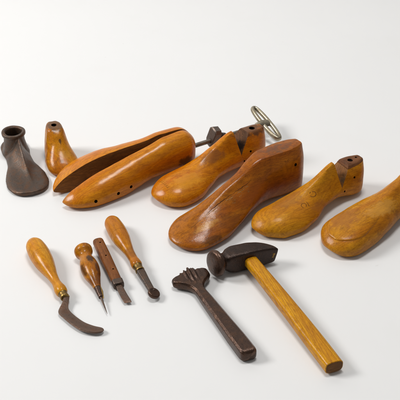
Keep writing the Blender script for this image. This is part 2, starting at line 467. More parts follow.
# ------------------------------------------------------------------ 1 iron last, far left
def iron_last():
    # local x from heel to toe
    t = thing('iron_last', 'dark rusty cast iron shoe last with round hollow socket, standing at the far left', 'iron last', (-28.75, 13.9), -70)
    half = [(-2.3, .0, .0), (-2.1, .95, .95), (-1.5, 1.65, 1.65), (-.4, 2.05, 2.05), (1.2, 2.1, 2.15), (3.2, 1.85, 1.95), (5.0, 1.95, 2.05), (7.0, 2.5, 2.6),
            (9.2, 3.0, 3.05), (10.8, 3.1, 3.1), (12.3, 2.7, 2.75), (13.3, 1.9, 1.95), (13.75, 1.0, 1.0), (13.9, 0, 0)]
    bm = bmesh.new(); nu = 48
    xs = [-2.3 + 16.2 * (.5 - .5 * math.cos(math.pi * i / 80)) for i in range(81)]
    top = []; bot = []
    for x in xs:
        wr, wl = interp(half, x)
        wr = max(wr, .02); wl = max(wl, .02)
        rt = []; rb = []
        for k in range(nu + 1):
            u = -1 + 2 * k / nu
            u = math.copysign(abs(u) ** .8, u)
            y = u * (wl if u > 0 else wr)
            edge = 1 - abs(u) ** 6
            lift = .16 * ((x - 5) / 8) ** 2 if x > 5 else 0
            z = .30 + .34 * edge + lift
            # the rib that falls from the socket to the toe, slightly off axis
            rh = interp([(-2.5, 0), (1.6, .3), (2.55, .5), (2.95, 3.3), (3.2, 3.25), (5, 2.2), (8, 1.05), (10.8, .34), (12.6, .0), (14, 0)], x)[0]
            ww = interp([(-2.5, .8), (2.6, .8), (3.1, .95), (4, 1.15), (5.5, 1.1), (8, .8), (14, .7)], x)[0]
            a = abs(y - .4) / (ww * (1.0 if y > .4 else 1.7))
            z += rh * (math.exp(-a * 1.5) * .62 + .38 * max(0, 1 - a * .55) ** 2) * (edge if edge > 0 else 0)
            z += .03 * mnoise.noise(Vector((x * .7, y * .7, 2)))
            rt.append(bm.verts.new((x, y, z)))
            rb.append(bm.verts.new((x, y * .97, .02 + lift * .9)))
        top.append(rt); bot.append(rb)
    for i in range(len(xs) - 1):
        for k in range(nu):
            bm.faces.new((top[i][k], top[i + 1][k], top[i + 1][k + 1], top[i][k + 1]))
            bm.faces.new((bot[i][k], bot[i][k + 1], bot[i + 1][k + 1], bot[i + 1][k]))
        bm.faces.new((top[i][0], bot[i][0], bot[i + 1][0], top[i + 1][0]))
        bm.faces.new((top[i][nu], top[i + 1][nu], bot[i + 1][nu], bot[i][nu]))
    for i in (0, -1):
        for k in range(nu): bm.faces.new((top[i][k], top[i][k + 1], bot[i][k + 1], bot[i][k]))
    seg = 56
    prof = [(2.1, .3), (1.95, .7), (1.8, 1.2), (1.68, 1.9), (1.58, 2.5), (1.55, 3.1), (1.58, 3.3), (1.60, 3.5), (1.60, 3.9), (1.55, 4.0), (1.36, 4.04), (1.25, 3.95),
            (1.20, 3.7), (1.12, 2.8), (1.08, 1.4), (1.0, .8)]
    rings = []
    for (r, z) in prof:
        ring = []
        for i in range(seg):
            a = 2 * math.pi * i / seg
            rr = r * (1 + .035 * mnoise.noise(Vector((math.cos(a) * 1.3, math.sin(a) * 1.3, z * .5))))
            ring.append(Vector((1.55 + .14 * (z - 2) * .35 + rr * math.cos(a) * 1.0, rr * math.sin(a), z - .02 * math.cos(a))))
        rings.append(ring)
    loft(bm, rings, True)
    o = finish(bm, 'body', M_iron, t, sharp=60)
    par = o.parent; o.parent = None
    md = o.modifiers.new('r', 'REMESH'); md.mode = 'VOXEL'; md.voxel_size = .0011; md.use_smooth_shade = True
    sm = o.modifiers.new('s', 'SMOOTH'); sm.factor = .5; sm.iterations = 7
    dg = bpy.context.evaluated_depsgraph_get(); dg.update()
    nm = bpy.data.meshes.new_from_object(o.evaluated_get(dg)); o.modifiers.clear(); o.data = nm; o.parent = par
    for p in nm.polygons: p.use_smooth = True
    # rolled rim round the socket mouth
    bm = bmesh.new(); rings = []
    for i in range(64):
        a = 2 * math.pi * i / 64; ring = []
        for k in range(16):
            b = 2 * math.pi * k / 16
            rr = 1.53 + .27 * math.copysign(abs(math.cos(b)) ** .7, math.cos(b)) + .03 * mnoise.noise(Vector((math.cos(a) * 2, math.sin(a) * 2, b * .3)))
            z = 3.76 + .32 * math.copysign(abs(math.sin(b)) ** .7, math.sin(b))
            ring.append(bm.verts.new((1.62 + rr * math.cos(a), rr * math.sin(a), z + .05 * math.sin(a * 2))))
        rings.append(ring)
    for i in range(64):
        p, q = rings[i], rings[(i + 1) % 64]
        for k in range(16): bm.faces.new((p[k], q[k], q[(k + 1) % 16], p[(k + 1) % 16]))
    finish(bm, 'rim', M_iron, t, sharp=70)
iron_last()

# ------------------------------------------------------------------ 2 smallest last
def small_last():
    t = thing('wooden_last', 'smallest wooden last, short and yellow with grey hollow heel top, beside the iron last', 'shoe last', (-19.55, 5.6), 110, GL)
    #       x    yc   hn   hf   zb   zt   zw   wt   yt  bulge
    tab = [(0, 0, 2.0, 2.0, .25, 1.3, .7, 1.0, 0, .6), (1.2, 0, 2.2, 2.2, .05, 1.9, .8, .8, 0, .7), (2.8, 0, 2.4, 2.4, 0, 2.75, .95, .7, 0, .66), (4.2, 0, 2.3, 2.3, 0, 3.8, 1.0, .62, 0, .55),
           (5.2, 0, 2.05, 2.05, .1, 4.7, 1.2, .95, 0, .5), (6.2, 0, 1.9, 1.9, .15, 5.15, 1.4, 1.2, 0, .5), (7.6, 0, 1.75, 1.75, .1, 5.25, 1.4, 1.2, 0, .55), (9.2, 0, 1.7, 1.7, .05, 5.05, 1.4, .8, 0, .6)]
    bm = make_last(tab, 8.9, toe=(2.2, 1.4), heel=(1.9, .7), seed=2, rnd_tab=[(0, 1, 2.1), (3, .9, 1.9), (4.6, .5, 1.8), (5.8, 0, 1.8)])
    o = finish(bm, 'body', [M_small, M_hole], t)
    drill(o, [((7.0, 0, 5.2), (-.1, 0, 1), .42, 1.4)], M_hole)
small_last()

# ------------------------------------------------------------------ 3 split stretcher with screw and loop handle
def stretcher():
    ang = 31
    t = thing('shoe_stretcher', 'long orange wooden shoe stretcher split lengthwise, with steel screw rod and loop handle', 'shoe stretcher', (-20.1, -.6), ang)
    tab = [(0, 0, 2.7, 2.7, .45, 1.5, .95, .5, 0, .6), (2, 0, 2.95, 3.2, .15, 2.35, .95, .5, 0, .68), (5, 0, 3.25, 3.6, 0, 3.4, 1.15, .6, .1, .78), (8, 0, 3.15, 3.5, 0, 4.05, 1.35, .7, .1, .8),
           (11, 0, 2.85, 2.95, .45, 4.6, 1.9, .6, 0, .72), (14, 0, 2.55, 2.55, .9, 5.1, 2.4, .8, 0, .72), (17, 0, 2.5, 2.5, .9, 5.75, 2.6, 1.1, 0, .74), (19.5, 0, 2.5, 2.5, .7, 5.85, 2.7, 1.2, 0, .76), (22.4, 0, 2.4, 2.4, .6, 5.5, 2.7, 1.2, 0, .76)]
    base = make_last(tab, 22.2, toe=(3.9, 1.6), heel=(2.6, 2.2), seed=3, toe_z=.35, rnd_tab=[(0, 1, 2.1), (8, 1, 2.2), (15, 1, 2.4), (22, 1, 2.6)])
    for s in (-1, 1):
        b = base.copy()
        if s > 0:
            for v in b.verts:
                g = interp([(0, .25), (3, 1), (7, 1), (11, .55), (15, .1), (18, 0), (23, 0)], v.co.x)[0]
                v.co.z *= 1 + .17 * g
                if v.co.y > 0: v.co.y *= 1 + .16 * g
        cut(b, (0, s * .02, 0), (0, -s, 0), 1, bevel=.07)
        # swing each half out about the heel
        rot = Matrix.Translation((21, s * .12, 0)) @ Matrix.Rotation(-R(4.3) if s > 0 else R(3.3), 4, 'Z') @ Matrix.Translation((-21, 0, 0))
        bmesh.ops.transform(b, matrix=rot, verts=b.verts)
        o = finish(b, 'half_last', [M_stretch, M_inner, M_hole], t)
        o['label'] = ('front half of the split last with three small peg holes' if s < 0 else 'rear half of the split last, showing its dark inner face')
        if s < 0:
            bv = surf(o); hs = []
            for (x, z) in ((3.9, 1.3), (7.5, 1.3), (9.7, 1.5)):
                loc, no, _, _ = bv.ray_cast(Vector((x, -12, z)), Vector((0, 1, 0)))
                hs.append((loc, no, .25, .7))
            drill(o, hs, M_hole)
    base.free()
    # screw rod
    bm = bmesh.new()
    pts = []; rad = []
    for i in range(160):
        x = 21.4 + (35.6 - 21.4) * i / 159
        pts.append((x, .0, 2.3)); rad.append(.33 + (.03 if i % 2 else -.0) if x < 26 else .29)
    tube(bm, pts, rad, 18)
    finish(bm, 'screw_rod', M_rod, t, sharp=70)
    # iron nut block with a small stop
    bm = bmesh.new()
    mt = Matrix.Translation((25.9, 0, 2.9)) @ Matrix.Rotation(R(12), 4, 'X') @ Matrix.Rotation(R(14), 4, 'Y')
    out = [(-.95, 1.0), (-.55, 1.45), (.5, 1.5), (.95, 1.05), (.9, -.9), (.5, -1.6), (-.45, -1.65), (-.9, -1.1)]
    rings = []
    for xo, sc in ((-.62, .86), (-.5, 1), (.5, 1), (.62, .86)):
        rings.append([mt @ Vector((xo, y * sc, z * sc)) for (y, z) in out])
    loft(bm, rings, True)
    finish(bm, 'nut_block', M_steel, t, sharp=30)
    bm = bmesh.new()
    lathe(bm, [(26.4, .45), (26.6, .66), (27.2, .72), (27.5, .55), (28.0, .36)], 2.5, 24)
    finish(bm, 'stop_collar', M_black, t, sharp=40)
    # loop handle: a long oval ring with a hub across its middle, across the end of the rod
    bm = bmesh.new()
    pts = []; n = 72
    lx, ly = .68, 3.7
    def oval(a):
        c, s = math.cos(a), math.sin(a)
        return (lx * math.copysign(abs(c) ** .75, c), ly * math.copysign(abs(s) ** .92, s))
    rings = []
    tl = Matrix.Translation((35.5, .0, 2.3)) @ Matrix.Rotation(R(15), 4, 'X') @ Matrix.Rotation(R(6), 4, 'Y')
    P = [Vector((*oval(2 * math.pi * i / n), 0)) for i in range(n)]
    vs = []
    for i in range(n):
        tg = (P[(i + 1) % n] - P[i - 1]).normalized(); nr = tg.cross(Vector((0, 0, 1))).normalized()
        ring = []
        for k in range(14):
            a = 2 * math.pi * k / 14
            ring.append(bm.verts.new(tl @ (P[i] + nr * math.cos(a) * .32 + Vector((0, 0, 1)) * math.sin(a) * .40)))
        vs.append(ring)
    for i in range(n):
        a, b = vs[i], vs[(i + 1) % n]
        for k in range(14): bm.faces.new((a[k], a[(k + 1) % 14], b[(k + 1) % 14], b[k]))
    # hub web
    rings = []
    for (x, w, hh) in ((-1.9, .40, .40), (-1.3, .50, .48), (-.9, .72, .5), (-.5, .78, .46), (.0, .66, .40), (.4, .72, .36), (.74, .95, .3)):
        rings.append([tl @ Vector((x, math.cos(2 * math.pi * k / 20) * w, math.sin(2 * math.pi * k / 20) * hh)) for k in range(20)])
    loft(bm, rings, True)
    finish(bm, 'loop_handle', M_nickel, t, sharp=50)
stretcher()

# ------------------------------------------------------------------ notched lasts
def notched(name, label, loc, ang, tab, L, mats, xn, zn, slope, tipx, toe, heel, holes, tophole, seed, capz=None, lean=.12):
    t = thing(name, label, 'shoe last', loc, ang, GL)
    base = make_last(tab, L, toe=toe, heel=heel, seed=seed)
    f = base.copy()
    no = Vector((1, 0, (xn - tipx) / 3.2)).normalized()
    cut(f, (xn, 0, zn), no, 1, bevel=.09)
    fo = finish(f, 'forepart', [mats[0], mats[1]], t)
    b = base.copy()
    cut(b, (xn + .03, 0, zn), (-1, 0, 0), 1, bevel=.04)
    cut(b, (xn + .03, 0, zn), Vector((-1, 0, slope)).normalized(), 1, bevel=.09)
    cp = None
    if capz:
        nz = Vector((-.06, 0, 1)).normalized()
        c = b.copy()
        cut(c, (L - 2, 0, capz + .015), -nz, 0, bevel=.05)
        cut(b, (L - 2, 0, capz), nz, 0, bevel=.05)
        bmesh.ops.scale(c, vec=(1.008, 1.012, 1), verts=c.verts, space=Matrix.Translation((-(L - 2), 0, 0)))
        for ff in c.faces: ff.material_index = 0
    ho = finish(b, 'heel_block', [mats[0], mats[1], M_hole], t)
    if capz:
        cp = finish(c, 'heel_cap', [M_cap, M_hole], ho)
    base.free()
    bv = surf(ho); hs = []
    for (x, z, r) in holes:
        l, no2, _, _ = bv.ray_cast(Vector((x, -12, z)), Vector((0, 1, 0)))
        if l: hs.append((l, no2, r, .8))
    if not capz and tophole:
        for (x, y, r) in tophole:
            l, no2, _, _ = bv.ray_cast(Vector((x, y, 20)), Vector((0, 0, -1)))
            hs.append((l, (0, 0, 1), r, 1.5))
    if hs: drill(ho, hs, M_hole)
    if capz and tophole:
        bv = surf(cp); hs = []
        for (x, y, r) in tophole:
            l, no2, _, _ = bv.ray_cast(Vector((x, y, 20)), Vector((0, 0, -1)))
            if l: hs.append((l, (0, 0, 1), r, .28))
        drill(cp, hs, M_hole)
    return t, fo, ho

tab2 = [(0, -.7, 2.9, 2.5, .55, 1.9, 1.0, 1.5, -.8, .7), (1.5, -.9, 3.2, 2.7, .2, 2.5, 1.1, 1.4, -.75, .9), (3.5, -1.0, 3.5, 2.9, 0, 3.0, 1.2, 1.2, -.5, .92), (6, -.8, 3.3, 2.8, .05, 3.25, 1.35, .9, -.1, .8),
        (8.5, -.2, 2.75, 2.5, .55, 3.95, 1.75, .62, .3, .6), (11, .4, 2.25, 2.2, 1.0, 5.0, 2.2, .5, .6, .46), (14.4, .8, 2.05, 2.0, .95, 6.35, 2.4, .42, .8, .42), (15.5, .9, 2.05, 2.05, .7, 6.0, 2.3, .75, .9, .56),
        (17.2, .9, 2.1, 2.1, .35, 5.75, 2.2, 1.15, .9, .66), (20.4, .9, 2.0, 2.0, .2, 5.7, 2.2, 1.15, .9, .66)]
t2, f2, h2 = notched('wooden_last', 'glossy orange notched wooden last lying between the split stretcher and the big dark last', (-7, -.2), 33, tab2, 20.3, (M_last2, M_notch), 15.0, 3.0, .62, 14.5,
                     (3.0, 1.5), (2.2, .5), [(16.6, 3.2, .17), (15.4, 2.0, .15)], [(18.1, .9, .46)], 5)
# faint stamped row near its toe
bv = surf(f2); bm = bmesh.new()
for k in range(6):
    y = -1.7 + k * .38
    ribbon(bm, bv, [(1.75 + .03 * (k % 2), y, 0), (1.95, y + .05, 0), (2.12, y - .02, 0)], [.07, .09, .06], (0, 0, -1), lift=.006, sub=3)
    ribbon(bm, bv, [(1.75, y + .02, 0), (1.78, y + .2, 0)], [.06, .07], (0, 0, -1), lift=.006, sub=3)
finish(bm, 'toe_stamp', M_mark2, f2)

tab4 = [(0, -.3, 2.4, 2.3, .5, 1.6, 1.0, 1.3, -.3, .7), (1.2, -.45, 2.5, 2.5, .2, 2.25, 1.1, 1.3, -.3, .9), (3.2, -.8, 2.95, 2.7, 0, 2.9, 1.2, 1.15, -.4, .92), (5.5, -.85, 3.05, 2.7, 0, 3.2, 1.3, .9, -.1, .8),
        (8.5, -.4, 2.9, 2.5, .5, 3.9, 1.65, .6, .25, .6), (11.2, .3, 2.25, 2.1, 1.0, 4.85, 2.0, .45, .5, .46), (14.0, .8, 1.95, 1.9, 1.0, 6.15, 2.2, .38, .75, .42), (15.3, .9, 1.95, 1.95, .7, 5.6, 2.1, .75, .9, .6),
        (17, .9, 2.0, 2.0, .4, 5.4, 2.0, 1.15, .9, .7), (20, .9, 1.9, 1.9, .25, 5.3, 2.0, 1.1, .9, .7)]
t4, f4, h4 = notched('wooden_last', 'pale honey notched wooden last with dark heel cap and stamped size marks', (7.1, -8.0), 33, tab4, 19.7, (M_last4, M_notch4), 14.75, 2.5, .55, 14.15,
                     (3.0, 1.4), (2.0, .4), [(16.9, 3.6, .17), (15.2, 1.9, .16)], [(17.35, .8, .40), (18.6, 1.0, .17)], 7, capz=4.95)
bv = surf(f4); bm = bmesh.new()
def stroke(pts, w=.12):
    ribbon(bm, bv, pts, [w] * len(pts), (0, .62, -.78), lift=.004, sub=5, thick=.04)
# two stamped figures read along the instep (u along x, v up the slope), taken as free strokes
def figure(x0, y0, sc, strokes):
    for s in strokes:
        stroke([(x0 + u * sc, y0 + v * sc, 3.0) for (u, v) in s])
two = [[(-.5, -.35), (-.62, .15), (-.3, .5), (.12, .38), (.2, 0), (.02, -.35)], [(.5, -.5), (.55, 0), (.5, .5)]]
cee = [[(.1, .55), (.5, .4), (.62, .0), (.42, -.42), (0, -.55), (-.4, -.38), (-.5, -.05)], [(-.1, .6), (-.4, .45)]]
figure(7.4, -1.85, .9, two); figure(9.35, -.55, .86, cee)
finish(bm, 'size_stamp', M_mark2, f4)

# ------------------------------------------------------------------ 5 big last
def big_last():
    t = thing('wooden_last', 'biggest wooden last, dark red brown with a long split along its instep', 'shoe last', (-4.65, -9.5), 35, GL)
    tab = [(-.6, -1.5, 2.9, 2.7, .45, 1.25, .8, 1.2, -1.3, .6), (1.5, -1.6, 3.45, 3.1, .12, 1.75, .9, 1.0, -1.1, .68), (3.5, -1.55, 3.85, 3.4, 0, 2.5, 1.1, .8, -.8, .66), (6.5, -1.25, 3.8, 3.4, 0, 3.6, 1.4, .7, -.4, .56),
           (9.5, -.7, 3.3, 3.0, .4, 4.65, 1.8, .65, 0, .56), (12.5, -.1, 2.75, 2.6, .9, 5.75, 2.4, .75, .35, .58), (15, .5, 2.5, 2.4, 1.0, 6.9, 2.9, 1.0, .7, .62), (17, .85, 2.45, 2.4, .7, 7.35, 3.0, 1.3, .9, .68),
           (20, 1.0, 2.5, 2.45, .3, 7.4, 3.0, 1.35, 1.0, .72), (23.9, 1.0, 2.3, 2.3, .15, 7.0, 2.9, 1.2, 1.0, .72)]
    bm = make_last(tab, 24.1, toe=(3.2, 1.5), heel=(2.4, .55), seed=9, rough=.07, rnd_tab=[(-.6, .9, 2.1), (1.5, .7, 2.0), (4, .35, 1.8), (7, .12, 1.75), (10, 0, 1.7), (15, 0, 1.7)])
    # plane off the heel top so that it ends in a crisp rubbed edge
    cut(bm, (19.5, 1, 7.1), Vector((.035, 0, 1)).normalized(), 0, bevel=.10)
    o = finish(bm, 'body', [M_big, M_hole], t)
    bv = surf(o)
    l, no, _, _ = bv.ray_cast(Vector((21.3, -12, 4.9)), Vector((0, 1, 0)))
    drill(o, [(l, no, .24, .9)], M_hole)
    bv = surf(o)
    bm = bmesh.new()
    ribbon(bm, bv, [(4.6, -1.25, 0), (6.4, -.85, 0), (8.2, -.55, 0), (10.2, -.35, 0), (12.0, -.2, 0), (13.6, .0, 0)], [.0, .06, .11, .02, .09, .0], (0, .2, -1), lift=.004, sub=9, wig=.05)
    ribbon(bm, bv, [(1.6, -1.8, 0), (3.2, -1.55, 0), (5.0, -1.2, 0)], [.0, .04, .0], (0, .2, -1), lift=.004, sub=7, wig=.03)
    finish(bm, 'split_line', M_crack, o)
    bm = bmesh.new()
    n_ = 40
    ribbon(bm, bv, [(5.2 + 7.6 * k / n_, -1.25 + .85 * (k / n_) ** .8 + random.uniform(-.06, .06), 0) for k in range(n_ + 1)],
           [.015 + max(0, random.uniform(-.06, .13)) for k in range(n_ + 1)], (0, .2, -1), lift=.008, sub=2)
    for k in range(13):
        x = random.uniform(5.8, 12.6); y = -1.3 + (x - 5.6) * .13 - random.uniform(.05, .75)
        l = random.uniform(.12, .5)
        ribbon(bm, bv, [(x, y, 0), (x + l * .5, y - random.uniform(-.05, .1), 0), (x + l, y + random.uniform(-.05, .12), 0)], [.012, random.uniform(.03, .09), .012], (0, .2, -1), lift=.008, sub=3)
    finish(bm, 'torn_edge', M_split, o)
big_last()

# ------------------------------------------------------------------ 7 last at the right edge
def right_last():
    t = thing('wooden_last', 'mottled wooden last cut off by the right edge, with a raised crescent on its toe', 'shoe last', (15.6, -10.95), 37, GL)
    tab = [(0, -1.9, 3.0, 2.6, .4, 2.0, 1.05, 1.4, -1.7, .7), (1.5, -1.8, 3.2, 3.2, .1, 2.55, 1.15, 1.6, -1.6, .88), (3.5, -1.7, 3.35, 3.35, 0, 3.0, 1.3, 1.6, -1.4, .9), (6, -1.5, 3.25, 3.3, 0, 3.4, .85, 1.3, -1.1, .86),
           (9, -1.2, 3.0, 3.0, .4, 3.75, 1.7, .9, -.8, .74), (12, -.8, 2.5, 2.4, .7, 4.25, 2.0, .7, -.5, .6), (15, -.4, 2.25, 2.2, .8, 4.75, 2.3, .7, -.1, .56), (18, 0, 2.1, 2.1, .6, 5.6, 2.5, 1.0, .1, .62),
           (22.5, .1, 2.1, 2.1, .2, 6.4, 2.5, 1.1, .2, .68)]
    bm = make_last(tab, 22.2, toe=(3.0, 1.7), heel=(2.3, .6), seed=12, rough=.06, rnd_tab=[(0, 1, 2.5), (5.5, 1, 2.5), (9, .8, 2.1), (12, .4, 1.8), (15, .1, 1.7), (18, 0, 1.8)])
    o = finish(bm, 'body', M_right, t)
    bv = surf(o)
    # thin wooden build-up glued over the instep, ending in a crescent towards the toe
    bm = bmesh.new(); grid = []
    nu, nv = 44, 50
    def span(x):
        f = max(0.0, min(1.0, (x - .85) / 3.4))
        return 2.9 * math.sqrt(max(0, 1 - (1 - f) ** 2))
    for i in range(nu + 1):
        x = .85 + (13.0 - .85) * (i / nu) ** 1.5
        w = max(.03, span(x)); yc = interp(tab, x)[0]
        w = w * interp([(0, .98), (4, .95), (6, .85), (9, .6), (13, .2)], x)[0]
        row = []
        for k in range(nv + 1):
            u = -1 + 2 * k / nv
            y = yc + .1 + u * w
            l, no, _, _ = bv.ray_cast(Vector((x, y, 20)), Vector((0, 0, -1)))
            edge = min(1.0, (1 - abs(u)) * w / .22, (x - .85) / .2)
            edge = math.sqrt(max(0.0, 1 - (1 - max(0, edge)) ** 2))
            fade = interp([(0, 1), (4.5, 1), (7.0, .55), (10, 0), (13, 0)], x)[0]
            row.append(l + no * (-.05 + (.03 + .15 * fade) * edge))
        grid.append(row)
    V = [[bm.verts.new(p) for p in r] for r in grid]
    for i in range(nu):
        for k in range(nv): bm.faces.new((V[i][k], V[i][k + 1], V[i + 1][k + 1], V[i + 1][k]))
    finish(bm, 'instep_build_up', M_right, t, sharp=80)
right_last()

# ------------------------------------------------------------------ hammer
def hammer():
    t = thing('cobbler_hammer', 'cobbler hammer with black iron head and golden wooden handle, lying in front of the lasts', 'hammer', (6.1, -15.0), 20)
    # head: face towards local -x, peen towards +x, handle leaves along -y
    bm = bmesh.new(); rings = []
    tab = [(-4.0, -.1, 1.15, 1.15, 2.0), (-3.45, -.04, 1.02, 1.04, 2.2), (-3.1, .02, 1.04, 1.12, 3.0), (-2.7, .06, 1.18, 1.32, 4.5), (-1.8, .10, 1.27, 1.46, 6), (0, .10, 1.22, 1.46, 6.5), (1.2, .05, 1.08, 1.42, 6.5), (2.2, -.10, .86, 1.32, 6), (3.0, -.32, .60, 1.2, 5), (3.5, -.55, .38, 1.08, 4), (3.75, -.70, .20, .95, 3)]
    n = 60
    for i in range(64):
        x = -4.0 + 7.75 * i / 63
        yc, hy, hz, ex = interp(tab, x)
        ring = []
        for k in range(n):
            a = 2 * math.pi * k / n; c, s = math.cos(a), math.sin(a)
            y = yc + hy * math.copysign(abs(c) ** (2 / ex), c); z = 1.62 - .25 * (max(0, x) / 4.3) + hz * math.copysign(abs(s) ** (2 / ex), s)
            z += .02 * mnoise.noise(Vector((x, y, z)))
            ring.append(Vector((x + (z - 1.6) * .30 * max(0, x) / 4.3, y, z)))
        rings.append(ring)
    loft(bm, rings, True)
    finish(bm, 'head', M_black, t, sharp=50)
    bm = bmesh.new()
    lathe(bm, [(-4.95, .02), (-4.94, .5), (-4.90, 1.0), (-4.85, 1.42), (-4.74, 1.62), (-4.5, 1.72), (-4.2, 1.70), (-4.02, 1.5), (-3.85, 1.28), (-3.5, 1.12), (-3.0, 1.05)], 1.70, 48)
    bmesh.ops.transform(bm, matrix=Matrix.Translation((-3.7, 0, 1.7)) @ Matrix.Rotation(R(15), 4, 'Z') @ Matrix.Rotation(R(9), 4, 'Y') @ Matrix.Translation((3.7, 0, -1.7)), verts=bm.verts)
    finish(bm, 'striking_face', M_tool, t, sharp=60)
    # handle
    bm = bmesh.new(); rings = []; n = 48
    L0, L1 = -.6, -21.1
    ys = [L0 + (L1 - L0) * i / 60 for i in range(61)] + [L1 - .06, L1 - .10]
    for j, y in enumerate(ys):
        f = (y - L0) / (L1 - L0)
        w = interp([(0, .86), (.15, .90), (.5, 1.02), (.85, 1.12), (1.1, 1.11)], f)[0]; hh = interp([(0, .72), (.3, .78), (1.1, .86)], f)[0]
        if y < L1: w -= .08 if y == ys[-2] else .16; hh -= .07 if y == ys[-2] else .14
        xo = .094 * (y - L0) * -1 + .12 * math.sin(f * 3.1)
        zc = interp([(0, 1.6), (1, .93)], min(1, f))[0]
        ring = []
        for k in range(n):
            a = 2 * math.pi * k / n; c, s = math.cos(a), math.sin(a)
            ring.append(Vector((xo + w * math.copysign(abs(c) ** .62, c), y, zc + hh * math.copysign(abs(s) ** .62, s))))
        rings.append(ring)
    loft(bm, rings, True)
    for f in bm.faces:
        if all(v.co.y < L1 - .055 for v in f.verts): f.material_index = 1
    finish(bm, 'handle', [M_hgrip, M_endgr], t, sharp=35)
    # bright chip on the peen corner
    bm = bmesh.new()
    for (y, z, r) in ((-.90, 1.78, .20), (-.88, 1.35, .17), (-.90, 1.55, .12)):
        bmesh.ops.create_icosphere(bm, subdivisions=2, radius=r, matrix=Matrix.Translation((3.28 + (z - 1.6) * .3, y, z)) @ Matrix.Scale(.45, 4, (0, 1, 0)))
    finish(bm, 'worn_chip', M_brass, t)
hammer()

# ------------------------------------------------------------------ ribbed iron tool
def ribbed_tool():
    t = thing('ribbed_iron', 'dark iron bar tool with a flared ribbed head, lying left of the hammer', 'cobbler tool', (-1.0, -18.9), 20)
    def edge_y(x):
        T = [(-2.6, -.38), (-1.3, .0), (-1.24, .24), (-.75, .26), (-.69, .52), (-.2, .54), (-.14, .86), (.45, .82), (.51, .58), (.85, .56), (.91, .38), (1.7, .38), (2.3, .22), (2.6, -.15)]
        for (a, p), (b, q) in zip(T[:-1], T[1:]):
            if a <= x <= b: return p + (q - p) * (x - a) / (b - a)
        return T[0][1] if x < 0 else T[-1][1]
    # local +y towards the ribbed edge, shaft along -y
    bm = bmesh.new(); rings = []; n = 240
    tab = [(-15.0, .50, .40), (-14.9, .78, .62), (-14.6, .98, .80), (-14.2, 1.03, .84), (-12, 1.02, .82), (-8, .90, .72), (-4, .78, .64), (-2.4, .72, .58), (-1.5, .95, .58), (-.8, 1.55, .62), (-.25, 2.25, .68), (.4, 2.55, .70), (1.0, 2.5, .68)]
    ys = [-15.0, -14.96, -14.9, -14.8, -14.7, -14.6] + [-14.4 + 14.9 * i / 70 for i in range(71)] + [.62, .78, .9, 1.0]
    for y in ys:
        w, hh = interp(tab, y)
        fl = max(0, min(1, (y + 1.3) / 1.5))
        ring = []
        for k in range(n):
            half = n // 2
            u_ = -1 + 2 * (k % half) / (half - 1)
            if k >= half: u_ = -u_
            x = w * u_; z = hh * max(.0, 1 - abs(u_) ** 14) ** .5 * (1 if k < half else -1)
            if abs(u_) > .999: z = .02 * (1 if k < half else -1)
            # chamfered shaft
            lim = w + hh - .30
            if abs(x) + abs(z) > lim:
                q = (abs(x) + abs(z) - lim) / 2
                x -= math.copysign(q, x); z -= math.copysign(q, z)
            u = x / 2.55
            wave = math.cos(x * 2 * math.pi / .62)
            z += math.copysign(1, z) * fl * ((.012 + .11 * math.exp(-((x - .1) / 1.0) ** 4)) * wave - .12 * abs(x) / 2.5) * (1 if abs(z) > .25 else 0)
            # step the middle of the head up, and notch its edge
            bump = edge_y(x)
            yy = y + fl ** 2 * max(0, min(1, (y + .6) / 1.2)) * (bump )
            ring.append(Vector((x + (yy < -2) * 0, yy, .78 + z)))
        rings.append(ring)
    loft(bm, rings, True)
    # shaft leans a little to the right of square
    for v in bm.verts:
        if v.co.y < 0: v.co.x += .115 * -v.co.y
    finish(bm, 'body', M_tool, t, sharp=32)
ribbed_tool()

